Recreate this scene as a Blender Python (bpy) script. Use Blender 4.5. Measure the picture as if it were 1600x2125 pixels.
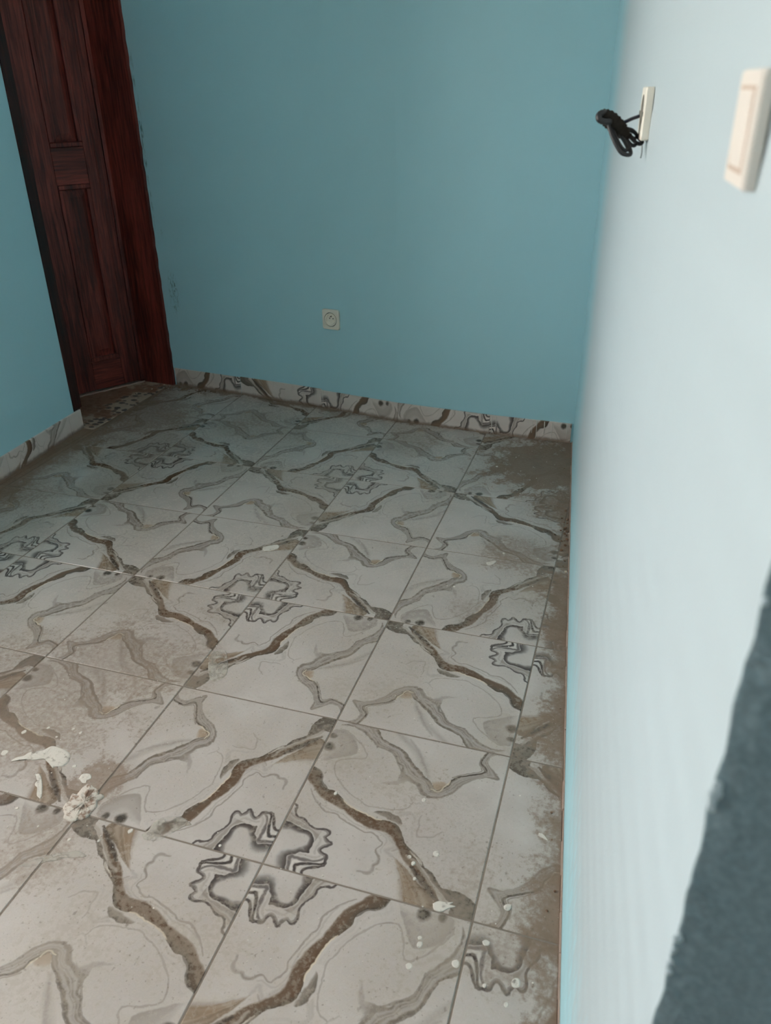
import bpy, bmesh, math, random
import numpy as np
from mathutils import Vector, Matrix

for o in list(bpy.data.objects):
    bpy.data.objects.remove(o)
random.seed(5)
SC = bpy.context.scene
COL = SC.collection

# ------------------------------------------------------------------ camera
CAM_POS = Vector((0.556, -3.381, 1.439))
RIGHT = Vector((0.917647, 0.397195, -0.012638))
DOWN = Vector((0.177860, -0.438935, -0.880739))
FWD = Vector((-0.355373, 0.805960, -0.473433))
cam_data = bpy.data.cameras.new('camera')
cam_data.sensor_fit = 'HORIZONTAL'
cam_data.sensor_width = 36.0
cam_data.lens = 1641.36 * 36.0 / 1600.0
cam_data.clip_start = 0.02
cam_data.dof.use_dof = True
cam_data.dof.focus_distance = 2.4
cam_data.dof.aperture_fstop = 7.5
cam = bpy.data.objects.new('camera', cam_data)
COL.objects.link(cam)
m = Matrix.Identity(4)
for r in range(3):
    m[r][0], m[r][1], m[r][2], m[r][3] = RIGHT[r], -DOWN[r], -FWD[r], CAM_POS[r]
cam.matrix_world = m
SC.camera = cam

# ------------------------------------------------------------------ daylight and exposure
world = bpy.data.worlds.new('overcast_sky')
SC.world = world
world.use_nodes = True
wb = world.node_tree.nodes['Background']
wb.inputs[0].default_value = (1.0, 0.96, 0.91, 1)
wb.inputs[1].default_value = 11.0
SC.view_settings.view_transform = 'Standard'
SC.view_settings.look = 'None'
SC.view_settings.gamma = 1.0
SC.view_settings.exposure = 0.0
SC.view_settings.use_curve_mapping = False
SC.cycles.use_denoising = True
SC.cycles.max_bounces = 10
SC.cycles.diffuse_bounces = 8

WIN_S0, WIN_S1, WIN_Z0, WIN_Z1 = 1.30, 3.6, 0.80, 2.45      # opening in the left wall, metres along it


# ------------------------------------------------------------------ helpers
def srgb(r, g, b, k=1.0):
    f = lambda c: (c / 255 / 12.92 if c / 255 <= .04045 else ((c / 255 + .055) / 1.055) ** 2.4) * k
    return (f(r), f(g), f(b), 1.0)


def mesh_obj(name, verts, faces, mat=None, parent=None, uvs=None, smooth=False):
    me = bpy.data.meshes.new(name)
    me.from_pydata([tuple(v) for v in verts], [], faces)
    if uvs is not None:
        lay = me.uv_layers.new(name='print')
        for lp in me.loops:
            lay.data[lp.index].uv = uvs[lp.vertex_index]
    if smooth:
        me.polygons.foreach_set('use_smooth', [True] * len(me.polygons))
    me.update()
    if mat:
        me.materials.append(mat)
    o = bpy.data.objects.new(name, me)
    COL.objects.link(o)
    if parent:
        o.parent = parent
    return o


class MB:
    """collects shapes for one mesh"""
    def __init__(self):
        self.v, self.f = [], []

    def add(self, v, f):
        n = len(self.v)
        self.v += [Vector(p) for p in v]
        self.f += [tuple(i + n for i in q) for q in f]
        return self

    def hexa(self, b, t):
        self.add(list(b) + list(t), [(3, 2, 1, 0), (4, 5, 6, 7), (0, 1, 5, 4), (1, 2, 6, 5), (2, 3, 7, 6), (3, 0, 4, 7)])
        return self

    def tube(self, pts, rad, n=8, caps=True):
        pts = [Vector(p) for p in pts]
        rr = rad if isinstance(rad, (list, tuple)) else [rad] * len(pts)
        vs, fs = [], []
        up = None
        for i, p in enumerate(pts):
            d = (pts[min(i + 1, len(pts) - 1)] - pts[max(i - 1, 0)]).normalized()
            if up is None:
                up = d.orthogonal().normalized()
            up = (up - d * up.dot(d))
            up = up.normalized() if up.length > 1e-6 else d.orthogonal().normalized()
            w = d.cross(up)
            for k in range(n):
                a = 2 * math.pi * k / n
                vs.append(p + (up * math.cos(a) + w * math.sin(a)) * rr[i])
        for i in range(len(pts) - 1):
            for k in range(n):
                fs.append((i * n + k, i * n + (k + 1) % n, (i + 1) * n + (k + 1) % n, (i + 1) * n + k))
        if caps:
            fs.append(tuple(range(n - 1, -1, -1)))
            fs.append(tuple(range((len(pts) - 1) * n, len(pts) * n)))
        return self.add(vs, fs)

    def build(self, name, mat, parent=None, smooth=False):
        return mesh_obj(name, self.v, self.f, mat, parent, None, smooth)


def bevel(o, w=.002, seg=2, angle=40):
    md = o.modifiers.new('bevel', 'BEVEL')
    md.width, md.segments = w, seg
    md.limit_method, md.angle_limit = 'ANGLE', math.radians(angle)
    return o


def spline(p, n=6):
    p = [Vector(q) for q in p]
    q = [2 * p[0] - p[1]] + p + [2 * p[-1] - p[-2]]
    o = []
    for i in range(1, len(q) - 2):
        a, b, c, d = q[i - 1:i + 3]
        for k in range(n):
            t = k / n
            o.append(.5 * (2 * b + (c - a) * t + (2 * a - 5 * b + 4 * c - d) * t * t + (3 * b - a - 3 * c + d) * t ** 3))
    return o + [p[-1]]


def tag(o, label, cat, group=None):
    o['label'], o['category'] = label, cat
    if group:
        o['group'] = group
    return o


def struct(o, label=None):
    o['kind'] = 'structure'
    if label:
        o['label'] = label
    return o


def empty(name, loc=(0, 0, 0)):
    o = bpy.data.objects.new(name, None)
    o.location = loc
    o.empty_display_size = .05
    COL.objects.link(o)
    return o


# ------------------------------------------------------------------ materials
def new_mat(name, rough=.6, spec=.5):
    mt = bpy.data.materials.new(name)
    mt.use_nodes = True
    nt = mt.node_tree
    bs = nt.nodes['Principled BSDF']
    bs.inputs['Roughness'].default_value = rough
    bs.inputs['Specular IOR Level'].default_value = spec
    return mt, nt, bs


def N(nt, typ, **kw):
    n = nt.nodes.new(typ)
    for k, v in kw.items():
        if k.startswith('i_'):
            n.inputs[int(k[2:])].default_value = v
        else:
            setattr(n, k, v)
    return n


def math_(nt, op, a, b=None, clamp=False):
    n = nt.nodes.new('ShaderNodeMath')
    n.operation, n.use_clamp = op, clamp
    for i, s in enumerate((a, b)):
        if s is None:
            continue
        if isinstance(s, (int, float)):
            n.inputs[i].default_value = s
        else:
            nt.links.new(s, n.inputs[i])
    return n.outputs[0]


def noise(nt, vec, scale, detail=4, rough=.55, dist=0.0):
    n = nt.nodes.new('ShaderNodeTexNoise')
    n.inputs['Scale'].default_value = scale
    n.inputs['Detail'].default_value = detail
    n.inputs['Roughness'].default_value = rough
    n.inputs['Distortion'].default_value = dist
    nt.links.new(vec, n.inputs['Vector'])
    return n.outputs['Fac']


def ramp(nt, fac, a, b, smooth=True):
    n = nt.nodes.new('ShaderNodeMapRange')
    n.interpolation_type = 'SMOOTHSTEP' if smooth else 'LINEAR'
    n.inputs['From Min'].default_value, n.inputs['From Max'].default_value = a, b
    nt.links.new(fac, n.inputs['Value'])
    return n.outputs['Result']


def mix(nt, fac, a, b):
    n = nt.nodes.new('ShaderNodeMix')
    n.data_type = 'RGBA'
    for s, i in ((fac, 0), (a, 6), (b, 7)):
        if isinstance(s, (int, float, tuple)):
            n.inputs[i].default_value = s
        else:
            nt.links.new(s, n.inputs[i])
    return n.outputs[2]


def pos(nt):
    return nt.nodes.new('ShaderNodeNewGeometry').outputs['Position']


def scaled(nt, vec, sc):
    n = nt.nodes.new('ShaderNodeVectorMath')
    n.operation = 'MULTIPLY'
    n.inputs[1].default_value = sc
    nt.links.new(vec, n.inputs[0])
    return n.outputs[0]


def bump(nt, bs, h, strength, dist=.002):
    n = nt.nodes.new('ShaderNodeBump')
    n.inputs['Strength'].default_value = strength
    n.inputs['Distance'].default_value = dist
    nt.links.new(h, n.inputs['Height'])
    nt.links.new(n.outputs[0], bs.inputs['Normal'])


def plane_dist(nt, p, n2, d):
    """signed distance of the point to a vertical plane n2.x = d"""
    v = nt.nodes.new('ShaderNodeVectorMath')
    v.operation = 'DOT_PRODUCT'
    nt.links.new(p, v.inputs[0])
    v.inputs[1].default_value = (n2[0], n2[1], 0)
    return math_(nt, 'SUBTRACT', v.outputs['Value'], d)


def spot(nt, p, c, r, nz=None, amt=.6):
    """1 inside a ragged disc around c, 0 outside"""
    v = nt.nodes.new('ShaderNodeVectorMath')
    v.operation = 'DISTANCE'
    nt.links.new(p, v.inputs[0])
    v.inputs[1].default_value = (c[0], c[1], c[2] if len(c) > 2 else 0)
    d = math_(nt, 'DIVIDE', v.outputs['Value'], r)
    if nz is not None:
        d = math_(nt, 'ADD', d, math_(nt, 'MULTIPLY', math_(nt, 'SUBTRACT', nz, .5), -2 * amt))
    return ramp(nt, d, 1.1, .45)


def plain(name, col, rough=.5, spec=.5, var=.12, scale=30, bmp=0, metallic=0):
    mt, nt, bs = new_mat(name, rough, spec)
    p = pos(nt)
    f = noise(nt, p, scale, 5)
    dk = tuple(c * (1 - var) for c in col[:3]) + (1,)
    lt = tuple(min(1, c * (1 + var)) for c in col[:3]) + (1,)
    nt.links.new(mix(nt, f, dk, lt), bs.inputs['Base Color'])
    bs.inputs['Metallic'].default_value = metallic
    if bmp:
        bump(nt, bs, noise(nt, p, scale * 4, 3), bmp)
    return mt


TEAL = (0.425, 0.705, 0.79)
LIT_TEAL = (0.475, 0.56, 0.60)  # teal lightened in colour for the daylight on the right wall


def paint(name, col, rough=.5, bmp=.12, bscale=220, scuff=False, streak=False, spec=.4, mottle=0, shade_band=None):
    mt, nt, bs = new_mat(name, rough, spec)
    p = pos(nt)
    f = noise(nt, p, 1.7, 4)
    if streak:
        f = math_(nt, 'ADD', math_(nt, 'MULTIPLY', f, .6), math_(nt, 'MULTIPLY', noise(nt, scaled(nt, p, (1, 26, 1.0)), 3, 4), .25))
    a = tuple(c * .95 for c in col) + (1,)
    b = tuple(c * 1.05 for c in col) + (1,)
    c = mix(nt, f, a, b)
    if shade_band:
        # streaky teal paints in the shade along the corner and foot of the wall
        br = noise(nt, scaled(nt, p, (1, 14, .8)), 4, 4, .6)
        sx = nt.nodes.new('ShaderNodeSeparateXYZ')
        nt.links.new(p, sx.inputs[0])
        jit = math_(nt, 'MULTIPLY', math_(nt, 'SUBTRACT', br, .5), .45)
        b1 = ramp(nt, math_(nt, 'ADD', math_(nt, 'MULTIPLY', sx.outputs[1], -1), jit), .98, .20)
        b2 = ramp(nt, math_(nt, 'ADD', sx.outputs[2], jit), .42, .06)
        c = mix(nt, math_(nt, 'MULTIPLY', math_(nt, 'MAXIMUM', b1, b2), 1.0), c, shade_band + (1,))
    if mottle:
        c = mix(nt, ramp(nt, noise(nt, p, bscale * 1.6, 3, .6), .35, .65), c, tuple(min(1, t * (1 + mottle)) for t in col) + (1,))
    if scuff:
        # dark brush scuffs beside the door, on the back wall
        v = noise(nt, scaled(nt, p, (1, 1, .25)), 170, 5, .7, 1.0)
        s = math_(nt, 'MULTIPLY', spot(nt, scaled(nt, p, (1, 1, .25)), (-2.128, 0, .125), .035), ramp(nt, v, .52, .60))
        v2 = noise(nt, scaled(nt, p, (1, 1, .12)), 120, 4, .7)
        s2 = math_(nt, 'MULTIPLY', spot(nt, scaled(nt, p, (1, 1, .03)), (-2.188, 0, .037), .016), ramp(nt, v2, .50, .60))
        s3 = math_(nt, 'MULTIPLY', spot(nt, scaled(nt, p, (1, 1, .2)), (-2.15, 0, .16), .010), ramp(nt, v, .5, .58))
        s = math_(nt, 'MAXIMUM', math_(nt, 'MAXIMUM', s, s2), s3)
        c = mix(nt, math_(nt, 'MULTIPLY', s, .8), c, (.06, .14, .17, 1))
    nt.links.new(c, bs.inputs['Base Color'])
    h = math_(nt, 'ADD', noise(nt, p, bscale, 3), math_(nt, 'MULTIPLY', noise(nt, p, bscale * .12, 2), 1.5))
    bump(nt, bs, h, bmp, .0015)
    return mt


M_PAINT = paint('teal_wall_paint', TEAL, scuff=True)
M_PAINT_R = paint('brushed_lit_wall_paint', LIT_TEAL, streak=True, bmp=.06, bscale=260, shade_band=TEAL)
M_PAINT_PALE = paint('lightened_wall_paint', LIT_TEAL)  # lightened: unseen walls bounce more light, corner blobs look lit
M_PAINT_ROUGH = paint('rough_shaded_wall_paint', (.155, .212, .238), bmp=1.0, bscale=170, mottle=.32)  # teal darkened, the return face's shade is put into its colour
M_WHITE = plain('ceiling_white', (.87, .87, .85, 1), .8)


# wood of the door: dark reddish varnish over straight grain
def wood(name, horizontal=False, k=1.0):
    mt, nt, bs = new_mat(name, .42, .35)
    tc = nt.nodes.new('ShaderNodeTexCoord').outputs['Object']
    sc = (6, 6, 160) if horizontal else (90, 90, 5)
    g = noise(nt, scaled(nt, tc, sc), 1.0, 5, .65, .6)
    big = noise(nt, scaled(nt, tc, (2, 2, 14) if horizontal else (9, 9, 1.2)), 1.0, 3)
    f = math_(nt, 'ADD', math_(nt, 'MULTIPLY', g, .6), math_(nt, 'MULTIPLY', big, .4))
    a = tuple(c * k for c in (.050, .0110, .0095)) + (1,)
    b = tuple(c * k for c in (.29, .058, .044)) + (1,)
    nt.links.new(mix(nt, ramp(nt, f, .36, .68), a, b), bs.inputs['Base Color'])
    bump(nt, bs, g, .12, .001)
    return mt


M_WOOD = wood('dark_red_wood')
M_WOOD_H = wood('dark_red_wood_crosswise', True)
M_WOOD_DARK = wood('near_black_wood', False, .22)
M_GROUT = plain('grey_grout', srgb(134, 122, 112), .9, .2, .25, 60, .3)
M_MORTAR = plain('pinkish_mortar', srgb(176, 152, 140), .9, .2, .2, 80, .4)
M_CREAM = plain('cream_plastic', srgb(238, 231, 218), .38, .5, .03)
M_PINKCREAM = plain('pale_pinkish_plastic', srgb(228, 219, 210), .4, .5, .03)
M_BROWNGAP = plain('brown_gap', srgb(196, 176, 160), .6)
M_HOLE = plain('hole_shade', (.012, .012, .012, 1), .8)  # near-black paints the shade inside holes and gaps
M_PIN = plain('dull_metal', (.35, .33, .28, 1), .35, .5, .1, 30, 0, 1)
M_BLACK = plain('black_cable_rubber', (.014, .015, .018, 1), .42, .5, .3, 200)
M_NAVY = plain('navy_cable', (.008, .014, .045, 1), .4)
M_TAPE = plain('fuzzy_black_tape', (.022, .019, .016, 1), .85, .2, .5, 300, .6)
M_GREYWIRE = plain('grey_wire', (.30, .33, .34, 1), .5)
M_CRUMB = plain('dirt_crumbs', srgb(128, 100, 82), .95, .1, .4, 200)
M_CRUMB_PALE = plain('pale_crumbs', srgb(215, 200, 182), .95, .1, .2, 200)


# dried plaster, with grey dirt in it
def plaster(name, col, dirt, amount):
    mt, nt, bs = new_mat(name, .9, .2)
    p = pos(nt)
    f = ramp(nt, noise(nt, p, 55, 5, .65), .62 - amount * .25, .75 - amount * .2)
    nt.links.new(mix(nt, math_(nt, 'MULTIPLY', f, .8), col, dirt), bs.inputs['Base Color'])
    bump(nt, bs, noise(nt, p, 240, 4), .5, .002)
    return mt


M_PLASTER = plaster('dried_plaster', srgb(214, 206, 197), srgb(130, 118, 108), .3)
M_PLASTER_DIRTY = plaster('brown_stained_plaster', srgb(210, 200, 190), srgb(128, 94, 74), .62)
M_FILM = plaster('thin_plaster_film', srgb(200, 192, 182), srgb(176, 165, 153), .4)
_nt = M_FILM.node_tree                                     # worn through in places
_p = pos(_nt)
_nt.links.new(math_(_nt, 'MULTIPLY', .68, ramp(_nt, math_(_nt, 'ADD', math_(_nt, 'MULTIPLY', noise(_nt, _p, 22, 4, .6), .85), math_(_nt, 'MULTIPLY', noise(_nt, _p, 110, 3), .15)), .34, .60)), _nt.nodes['Principled BSDF'].inputs['Alpha'])

# ------------------------------------------------------------------ the printed tile face, drawn with numpy
PRINT = [
    ["b",[[0.022,0.931],[0.08,0.929],[0.152,0.883],[0.192,0.829],[0.199,0.79],[0.181,0.761],[0.124,0.73],[0.089,0.713],[0.065,0.687]],[[-0.025,0.856],[0.021,0.73],[-0.013,0.664],[-0.013,0.655]],[[126,116,109],[148,138,133],[166,157,152]],0.75,0.008,0.03,0.3],
    ["l",[[0.049,0.934],[0.096,0.924],[0.162,0.877],[0.207,0.848],[0.25,0.796],[0.256,0.768],[0.226,0.752],[0.164,0.732],[0.111,0.701],[0.106,0.671],[0.126,0.628]],0.006,[126,116,109],0.55,0.35],
    ["b",[[0.027,0.651],[0.069,0.655],[0.092,0.601],[0.137,0.559],[0.196,0.551],[0.249,0.513],[0.323,0.47],[0.382,0.465]],[[0.05,0.605],[0.082,0.554],[0.132,0.511],[0.178,0.512],[0.222,0.48],[0.267,0.446],[0.315,0.436],[0.378,0.42]],[[148,138,133],[166,157,152],[148,138,133]],0.6,0.015,0.01,0.3],
    ["l",[[0.107,0.666],[0.137,0.606],[0.195,0.553],[0.29,0.491],[0.363,0.465],[0.427,0.466],[0.51,0.483],[0.556,0.509],[0.58,0.548]],0.006,[126,116,109],0.5,0.35],
    ["l",[[0.549,0.578],[0.57,0.561],[0.593,0.548],[0.609,0.557]],0.008,[126,116,109],0.3,0.35],
    ["b",[[0.503,0.465],[0.57,0.494],[0.617,0.472],[0.625,0.398],[0.65,0.324]],[[0.544,0.435],[0.585,0.463],[0.603,0.445],[0.61,0.386],[0.642,0.307]],[[126,116,109],[148,138,133],[126,116,109]],0.45,0.012,0.012,0.0],
    ["l",[[0.638,0.487],[0.644,0.419],[0.651,0.361],[0.699,0.364],[0.765,0.414]],0.007,[126,116,109],0.45,0.35],
    ["o",[[0.031,0.789],[0.058,0.797],[0.041,0.762]],[62,55,49],1,0.35],
    ["o",[[0.02,0.874],[0.04,0.881],[0.026,0.86]],[70,62,56],0.95,0.4],
    ["b",[[0.115,1.015],[0.215,1.016],[0.263,0.984],[0.308,0.922],[0.363,0.901],[0.426,0.874],[0.49,0.82],[0.537,0.771],[0.587,0.734],[0.636,0.698],[0.669,0.657],[0.68,0.652]],[[0.032,0.962],[0.125,0.963],[0.201,0.927],[0.247,0.894],[0.284,0.867],[0.35,0.855],[0.39,0.835],[0.42,0.78],[0.452,0.754],[0.465,0.697],[0.517,0.678],[0.562,0.658],[0.595,0.61],[0.643,0.598],[0.69,0.614]],[[98,87,78],[126,116,109],[148,138,133],[126,116,109],[107,97,90]],0.95,0.004,0.007,0.9],
    ["b",[[0.459,0.73],[0.508,0.71],[0.546,0.67]],[[0.454,0.668],[0.426,0.651],[0.375,0.625],[0.391,0.618],[0.466,0.631],[0.511,0.666],[0.549,0.658]],[[126,116,109],[126,116,109],[148,138,133]],0.8,0.008,0.01,0.5],
    ["l",[[0.308,0.922],[0.363,0.901],[0.426,0.874],[0.49,0.82],[0.537,0.771],[0.587,0.734],[0.636,0.698]],0.007,[86,76,69],0.7,0.35],
    ["l",[[0.284,0.867],[0.349,0.857],[0.394,0.834],[0.423,0.781],[0.459,0.739]],0.009,[98,88,82],0.6,0.35],
    ["l",[[0.195,0.965],[0.264,0.928],[0.353,0.888],[0.419,0.853],[0.484,0.791],[0.554,0.733],[0.616,0.675]],0.01,[148,138,133],0.6,0.35],
    ["b",[[0.647,0.655],[0.679,0.658],[0.708,0.694],[0.733,0.753],[0.776,0.792],[0.841,0.825],[0.875,0.853],[0.853,0.895],[0.85,0.939],[0.874,1.013]],[[0.619,0.591],[0.692,0.605],[0.746,0.646],[0.793,0.72],[0.844,0.778],[0.903,0.809],[0.966,0.819],[0.962,0.844],[0.912,0.895],[0.895,0.93],[0.914,0.973],[1.017,1.026]],[[107,97,90],[126,116,109],[148,138,133],[126,116,109],[107,97,90]],0.92,0.003,0.008,0.8],
    ["l",[[0.667,0.652],[0.714,0.698],[0.734,0.749],[0.789,0.794],[0.871,0.837],[0.89,0.869],[0.862,0.905],[0.862,0.947],[0.889,1.018]],0.008,[72,63,57],0.85,0.35],
    ["l",[[0.731,0.763],[0.786,0.806],[0.857,0.844],[0.864,0.867],[0.848,0.902],[0.849,0.946]],0.004,[107,97,90],0.7,0.35],
    ["b",[[0.632,0.713],[0.686,0.73],[0.715,0.722]],[[0.65,0.668],[0.679,0.658],[0.698,0.683]],[[150,128,108],[140,116,94],[130,105,84]],0.7,0.015,0.004,0.0],
    ["l",[[0.642,0.662],[0.681,0.651],[0.707,0.698],[0.726,0.742]],0.006,[196,180,158],0.75,0.35],
    ["l",[[0.335,1.018],[0.442,0.939],[0.515,0.873],[0.565,0.816],[0.603,0.748],[0.61,0.733]],0.034,[126,116,109],0.4,0.9],
    ["l",[[0.446,0.974],[0.53,0.869],[0.59,0.77]],0.012,[107,97,90],0.25,0.8],
    ["l",[[0.94,1.033],[1.017,1.026]],0.012,[107,97,90],0.5,0.35],
    ["l",[[0.045,0.48],[0.088,0.432],[0.125,0.395],[0.173,0.37],[0.229,0.375],[0.263,0.35],[0.335,0.326],[0.392,0.306],[0.432,0.314],[0.486,0.282],[0.499,0.264],[0.485,0.218],[0.513,0.183],[0.514,0.156],[0.499,0.131]],0.006,[126,116,109],0.75,0.35],
    ["l",[[0.485,0.218],[0.513,0.18],[0.513,0.156],[0.5,0.135],[0.501,0.108],[0.476,0.092],[0.436,0.089]],0.014,[126,116,109],0.7,0.6],
    ["l",[[0.079,0.445],[0.128,0.404],[0.179,0.387],[0.238,0.385],[0.3,0.354],[0.371,0.33],[0.432,0.333],[0.495,0.311],[0.519,0.282],[0.506,0.238],[0.513,0.215]],0.006,[148,138,133],0.6,0.35],
    ["l",[[0.496,0.326],[0.548,0.297],[0.574,0.272],[0.528,0.236],[0.549,0.226],[0.568,0.214]],0.018,[148,138,133],0.65,0.7],
    ["l",[[0.52,0.329],[0.571,0.293],[0.585,0.265],[0.559,0.243]],0.006,[126,116,109],0.5,0.35],
    ["b",[[0.432,0.449],[0.486,0.458],[0.532,0.443],[0.563,0.414]],[[0.395,0.425],[0.441,0.42],[0.501,0.41],[0.556,0.393]],[[76,67,60],[112,102,94],[120,110,102]],0.95,0.006,0.01,0.4],
    ["b",[[-0.017,0.64],[0.05,0.605],[0.084,0.547],[0.128,0.505],[0.173,0.507],[0.216,0.479],[0.264,0.437],[0.313,0.424],[0.369,0.409],[0.425,0.394],[0.489,0.409],[0.544,0.393],[0.583,0.341],[0.616,0.292],[0.672,0.245],[0.722,0.191],[0.784,0.135]],[[-0.018,0.549],[0.081,0.469],[0.157,0.424],[0.229,0.406],[0.284,0.378],[0.344,0.349],[0.414,0.33],[0.484,0.329],[0.536,0.312],[0.571,0.268],[0.606,0.225],[0.663,0.173],[0.73,0.119],[0.797,0.069],[0.845,0.04]],[[66,56,48],[84,70,59],[90,72,59],[88,70,57],[112,97,86]],1,0.003,0.01,0.35],
    ["b",[[0.264,0.437],[0.313,0.424],[0.369,0.409],[0.425,0.394],[0.489,0.407],[0.533,0.386]],[[0.263,0.405],[0.315,0.382],[0.387,0.357],[0.464,0.35],[0.523,0.338]],[[84,62,47],[84,62,47],[92,70,55],[92,70,55]],0.8,0.006,0.02,0.0],
    ["l",[[0.23,0.459],[0.271,0.435],[0.313,0.424],[0.368,0.411],[0.421,0.394],[0.454,0.4]],0.006,[188,172,152],0.8,0.35],
    ["l",[[-0.012,0.636],[0.052,0.601],[0.085,0.547],[0.129,0.506]],0.01,[58,50,44],0.6,0.35],
    ["b",[[0.565,0.223],[0.626,0.189],[0.674,0.156],[0.739,0.109],[0.794,0.073],[0.831,0.039],[0.82,-0.008]],[[0.577,0.203],[0.603,0.155],[0.639,0.086],[0.67,-0.014],[0.677,-0.03]],[[98,82,68],[120,104,90],[140,124,110],[124,106,90],[148,138,133]],0.95,0.006,0.015,0.9],
    ["o",[[0.685,0.067],[0.711,0.074],[0.7,-0.012]],[112,88,68],0.4,0.9],
    ["l",[[0.665,0.187],[0.732,0.133],[0.808,0.064],[0.848,0.038]],0.022,[62,53,47],0.9,0.5],
    ["b",[[0.717,0.21],[0.773,0.185],[0.823,0.127],[0.855,0.123],[0.907,0.12],[0.955,0.111],[1.011,0.072],[1.015,0.03],[0.969,-0.03]],[[0.683,0.227],[0.744,0.177],[0.806,0.115],[0.862,0.074],[0.89,0.05],[0.893,-0.011],[0.897,-0.028]],[[78,69,62],[88,79,71],[104,94,86],[96,86,78]],1,0.004,0.004,0.5],
    ["l",[[0.634,0.241],[0.701,0.205],[0.756,0.153],[0.809,0.103],[0.871,0.06],[0.897,0.046]],0.02,[146,135,126],0.8,0.5],
    ["l",[[0.625,0.273],[0.675,0.253],[0.704,0.226],[0.73,0.206]],0.008,[80,70,63],0.7,0.35],
    ["l",[[0.637,0.263],[0.688,0.239],[0.716,0.213]],0.007,[190,178,165],0.6,0.35],
    ["l",[[0.724,0.205],[0.774,0.172],[0.82,0.129]],0.008,[70,62,56],0.6,0.35],
    ["b",[[-0.025,0.373],[0.021,0.358],[0.027,0.325],[0.049,0.302],[0.097,0.286],[0.144,0.264],[0.173,0.256],[0.21,0.265]],[[-0.014,0.262],[0.064,0.25],[0.106,0.24],[0.148,0.23],[0.18,0.206],[0.189,0.176]],[[166,157,152],[148,138,133],[126,116,109],[107,97,90]],0.8,0.004,0.01,0.4],
    ["b",[[-0.015,0.259],[0.037,0.258],[0.064,0.249],[0.107,0.239],[0.144,0.229],[0.17,0.214],[0.184,0.196],[0.189,0.165],[0.184,0.137],[0.188,0.122],[0.177,0.112],[0.147,0.108]],[[-0.022,0.196],[0.04,0.206],[0.079,0.204],[0.115,0.201],[0.14,0.195],[0.15,0.184],[0.15,0.165],[0.142,0.147],[0.128,0.132]],[[58,51,49],[70,62,60],[88,80,77],[128,120,116],[166,157,152]],1,0.004,0.012,0.0],
    ["b",[[0.179,0.113],[0.147,0.107],[0.13,0.094],[0.101,0.075],[0.094,0.06],[0.101,0.038],[0.12,-0.03]],[[0.143,0.144],[0.104,0.129],[0.072,0.115],[0.041,0.086],[0.032,0.044],[0.046,-0.022],[0.061,-0.033]],[[66,59,57],[84,77,74],[118,111,107],[150,142,138],[166,157,152]],1,0.004,0.02,0.0],
    ["l",[[0.128,-0.022],[0.111,0.036],[0.103,0.065],[0.115,0.081]],0.02,[120,112,108],0.8,0.6],
    ["l",[[0.137,-0.025],[0.117,0.038],[0.11,0.059],[0.119,0.076],[0.146,0.078],[0.184,0.073],[0.226,0.082],[0.258,0.106],[0.267,0.122]],0.015,[92,84,82],0.9,0.5],
    ["l",[[0.149,-0.021],[0.135,0.038],[0.137,0.057],[0.176,0.059],[0.221,0.071],[0.255,0.089]],0.011,[184,176,170],0.7,0.4],
    ["l",[[0.163,-0.022],[0.154,0.027],[0.157,0.042],[0.175,0.052],[0.22,0.063],[0.26,0.075],[0.276,0.09],[0.273,0.115]],0.014,[62,55,53],1,0.4],
    ["l",[[0.178,-0.02],[0.173,0.028],[0.185,0.045],[0.223,0.056],[0.263,0.068]],0.008,[180,172,166],0.7,0.35],
    ["l",[[0.197,-0.024],[0.195,0.023],[0.212,0.039],[0.246,0.055],[0.28,0.072]],0.012,[70,62,60],1,0.4],
    ["l",[[-0.026,0.376],[0.02,0.359],[0.023,0.335],[0.029,0.317],[0.049,0.302],[0.096,0.287],[0.144,0.264],[0.171,0.256],[0.209,0.266],[0.232,0.263],[0.238,0.245],[0.227,0.225],[0.241,0.21],[0.268,0.199],[0.248,0.177],[0.229,0.153],[0.234,0.138],[0.264,0.131],[0.275,0.121],[0.282,0.092],[0.28,0.072]],0.009,[78,70,68],1,0.4],
    ["l",[[-0.018,0.342],[-0.009,0.316],[0.037,0.297],[0.086,0.279],[0.132,0.257]],0.006,[126,116,109],0.7,0.35],
    ["l",[[0.211,0.257],[0.224,0.255],[0.229,0.242],[0.221,0.223],[0.234,0.207],[0.255,0.196],[0.238,0.179],[0.221,0.153],[0.227,0.134],[0.255,0.123],[0.265,0.116]],0.008,[112,104,100],0.8,0.5],
    ["l",[[0.198,0.217],[0.215,0.197],[0.209,0.165],[0.206,0.138],[0.21,0.123]],0.01,[148,138,133],0.8,0.6],
    ["l",[[0.145,0.101],[0.184,0.097],[0.217,0.104],[0.243,0.12]],0.014,[148,138,133],0.7,0.6]]


def catmull(p, n=5):
    p = np.asarray(p, float)
    if len(p) < 3:
        return p
    q = np.vstack([2 * p[0] - p[1], p, 2 * p[-1] - p[-2]])
    o, t = [], np.linspace(0, 1, n, endpoint=False)[:, None]
    for i in range(1, len(q) - 2):
        a, b, c, d = q[i - 1:i + 3]
        o.append(.5 * (2 * b + (c - a) * t + (2 * a - 5 * b + 4 * c - d) * t ** 2 + (3 * b - a - 3 * c + d) * t ** 3))
    return np.vstack(o + [p[-1:]])


def pdist(X, Y, p):
    D = np.full(X.shape, 9., np.float32)
    for (ax, ay), (bx, by) in zip(p[:-1], p[1:]):
        ex, ey = bx - ax, by - ay
        t = np.clip(((X - ax) * ex + (Y - ay) * ey) / (ex * ex + ey * ey + 1e-12), 0, 1)
        np.minimum(D, (X - ax - t * ex) ** 2 + (Y - ay - t * ey) ** 2, out=D)
    return np.sqrt(D)


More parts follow.
